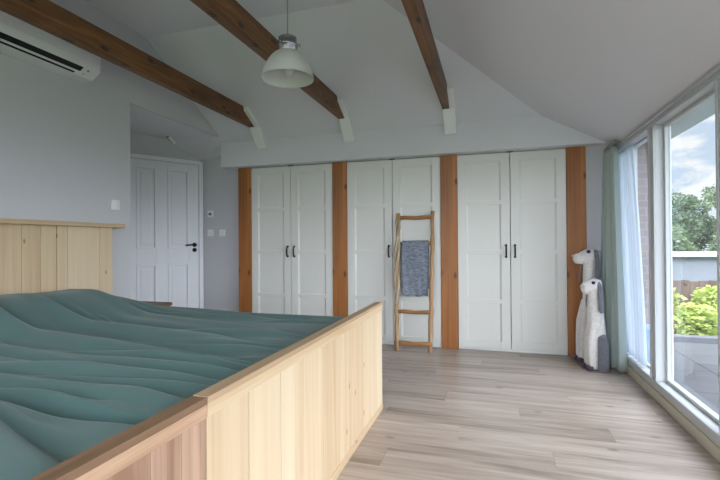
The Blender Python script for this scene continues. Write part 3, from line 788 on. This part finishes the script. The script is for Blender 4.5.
tree_l = ['tall mid green tree rising behind the garden building, at the frame side of the pane', 'dark green bushy tree behind the garden building, second from the frame side', 'mid green tree behind the garden building, third from the frame side',
          'dark green tree behind the garden building, fourth from the frame side', 'highest tree at the far end of the row behind the garden building', 'pale green low tree in front of the taller dark trees, nearer the frame side', 'pale green low tree in front of the taller dark trees, nearer the highest tree']
for i, (x, y, top, w, mat) in enumerate([(5.2, 20.2, 3.1, 1.0, LEAFM), (5.6, 17.0, 2.75, .85, LEAFD), (7.45, 17.0, 2.85, .85, LEAFM), (7.55, 20.2, 3.5, 1.05, LEAFD), (9.9, 20.2, 4.3, 1.1, LEAFM), (4.75, 14.4, 1.55, .65, LEAFM), (6.35, 14.4, 1.5, .65, LEAFM)]):
    t = thing('tree', (x, y, -1.2), tree_l[i], 'tree', 'trees beyond the garden building')
    rg = random.Random(20+i); m = MB(); zc = (top-.2)/2
    for k in range(26):
        zz = rg.uniform(-.3, top-.35); ww = w*(.55+.45*math.sin(PI*min(1, max(0, (zz+.9)/(top+.9)))))
        a = rg.uniform(0, 2*PI); q = rg.uniform(.2, .85)*ww
        leaves(m, (x+q*math.cos(a), y+q*.7*math.sin(a), zz), (.40, .36, .36), 210, .075, rg, .6)
    m.build('foliage', mat, t)
    MB().tube([(x, y, -1.2), (x+.05, y, .2), (x-.03, y, top*.7)], [.16, .12, .05], 10).build('trunk', BARKT, t)

# ------------------------------------------------------------------ sky and sun: overcast, brightest overhead and behind the camera
SKY_ZENITH, SKY_SOUTH, SKY_EAST = 8.0, 7.0, 5.0
w = bpy.data.worlds.new('sky'); S.world = w; w.use_nodes = True; nt = w.node_tree; N, L = nt.nodes, nt.links
bg = N['Background']; tc = N.new('ShaderNodeTexCoord'); sep = N.new('ShaderNodeSeparateXYZ'); L.new(tc.outputs['Generated'], sep.inputs[0])
mp = N.new('ShaderNodeMapping'); mp.inputs['Scale'].default_value = (9, 9, 20); L.new(tc.outputs['Generated'], mp.inputs['Vector'])
ns = N.new('ShaderNodeTexNoise'); ns.inputs['Scale'].default_value = 1.3; ns.inputs['Detail'].default_value = 5; ns.inputs['Roughness'].default_value = .55; ns.inputs['Distortion'].default_value = .4
L.new(mp.outputs[0], ns.inputs['Vector'])
cr = N.new('ShaderNodeValToRGB'); e = cr.color_ramp.elements; e[0].position = .42; e[0].color = lin((200, 216, 236)); e[1].position = .56; e[1].color = lin((250, 249, 252))
L.new(ns.outputs['Fac'], cr.inputs['Fac'])
def mrange(sock, a, b, c, d):
    q = N.new('ShaderNodeMapRange'); q.interpolation_type = 'SMOOTHSTEP'
    for n_, v_ in (('From Min', a), ('From Max', b), ('To Min', c), ('To Max', d)): q.inputs[n_].default_value = v_
    L.new(sock, q.inputs['Value']); return q.outputs[0]
zen = mrange(sep.outputs['Z'], .36, .85, 1.45, SKY_ZENITH)
south = mrange(sep.outputs['Y'], -.45, .25, SKY_SOUTH, 0)
horiz = mrange(sep.outputs['Z'], -.05, .05, 0, 1)
east = mrange(sep.outputs['X'], .45, .9, 0, SKY_EAST)
sm_ = N.new('ShaderNodeMath'); L.new(south, sm_.inputs[0]); L.new(east, sm_.inputs[1]); south = sm_.outputs[0]
mu = N.new('ShaderNodeMath'); mu.operation = 'MULTIPLY_ADD'; L.new(south, mu.inputs[0]); L.new(horiz, mu.inputs[1]); L.new(zen, mu.inputs[2])
L.new(cr.outputs['Color'], bg.inputs['Color']); L.new(mu.outputs[0], bg.inputs['Strength'])
sd = bpy.data.lights.new('sun', 'SUN'); sd.energy = 1.5; sd.angle = math.radians(3); sd.color = (1, .96, .88)
so = bpy.data.objects.new('sun', sd); COL.objects.link(so)
d = Vector((.62, -.45, -.85)); so.rotation_euler = d.to_track_quat('-Z', 'Y').to_euler()

# ------------------------------------------------------------------ camera
th, pi_, ro, fpx, hc = math.radians(16.8173), math.radians(.3794), math.radians(-.4236), 438.93, 1.0699
fw = Vector((-math.sin(th)*math.cos(pi_), math.cos(th)*math.cos(pi_), math.sin(pi_)))
r_ = Vector((math.cos(th), math.sin(th), 0)); u_ = r_.cross(fw)
r2 = math.cos(ro)*r_+math.sin(ro)*u_; u2 = -math.sin(ro)*r_+math.cos(ro)*u_
cam = bpy.data.cameras.new('camera'); co = bpy.data.objects.new('camera', cam); COL.objects.link(co)
cam.sensor_width = 36; cam.sensor_fit = 'HORIZONTAL'; cam.lens = fpx*36/720; cam.clip_start = .02; cam.clip_end = 200
M = Matrix((r2, u2, -fw)).transposed().to_4x4(); M.translation = (0, 0, hc); co.matrix_world = M
S.camera = co
S.view_settings.view_transform = 'Standard'; S.view_settings.look = 'None'; S.view_settings.gamma = 1; S.view_settings.use_curve_mapping = False
S.view_settings.exposure = -0.15
try:
    S.cycles.max_bounces = 10; S.cycles.diffuse_bounces = 6; S.cycles.transparent_max_bounces = 12; S.cycles.sample_clamp_indirect = 6
except Exception: pass
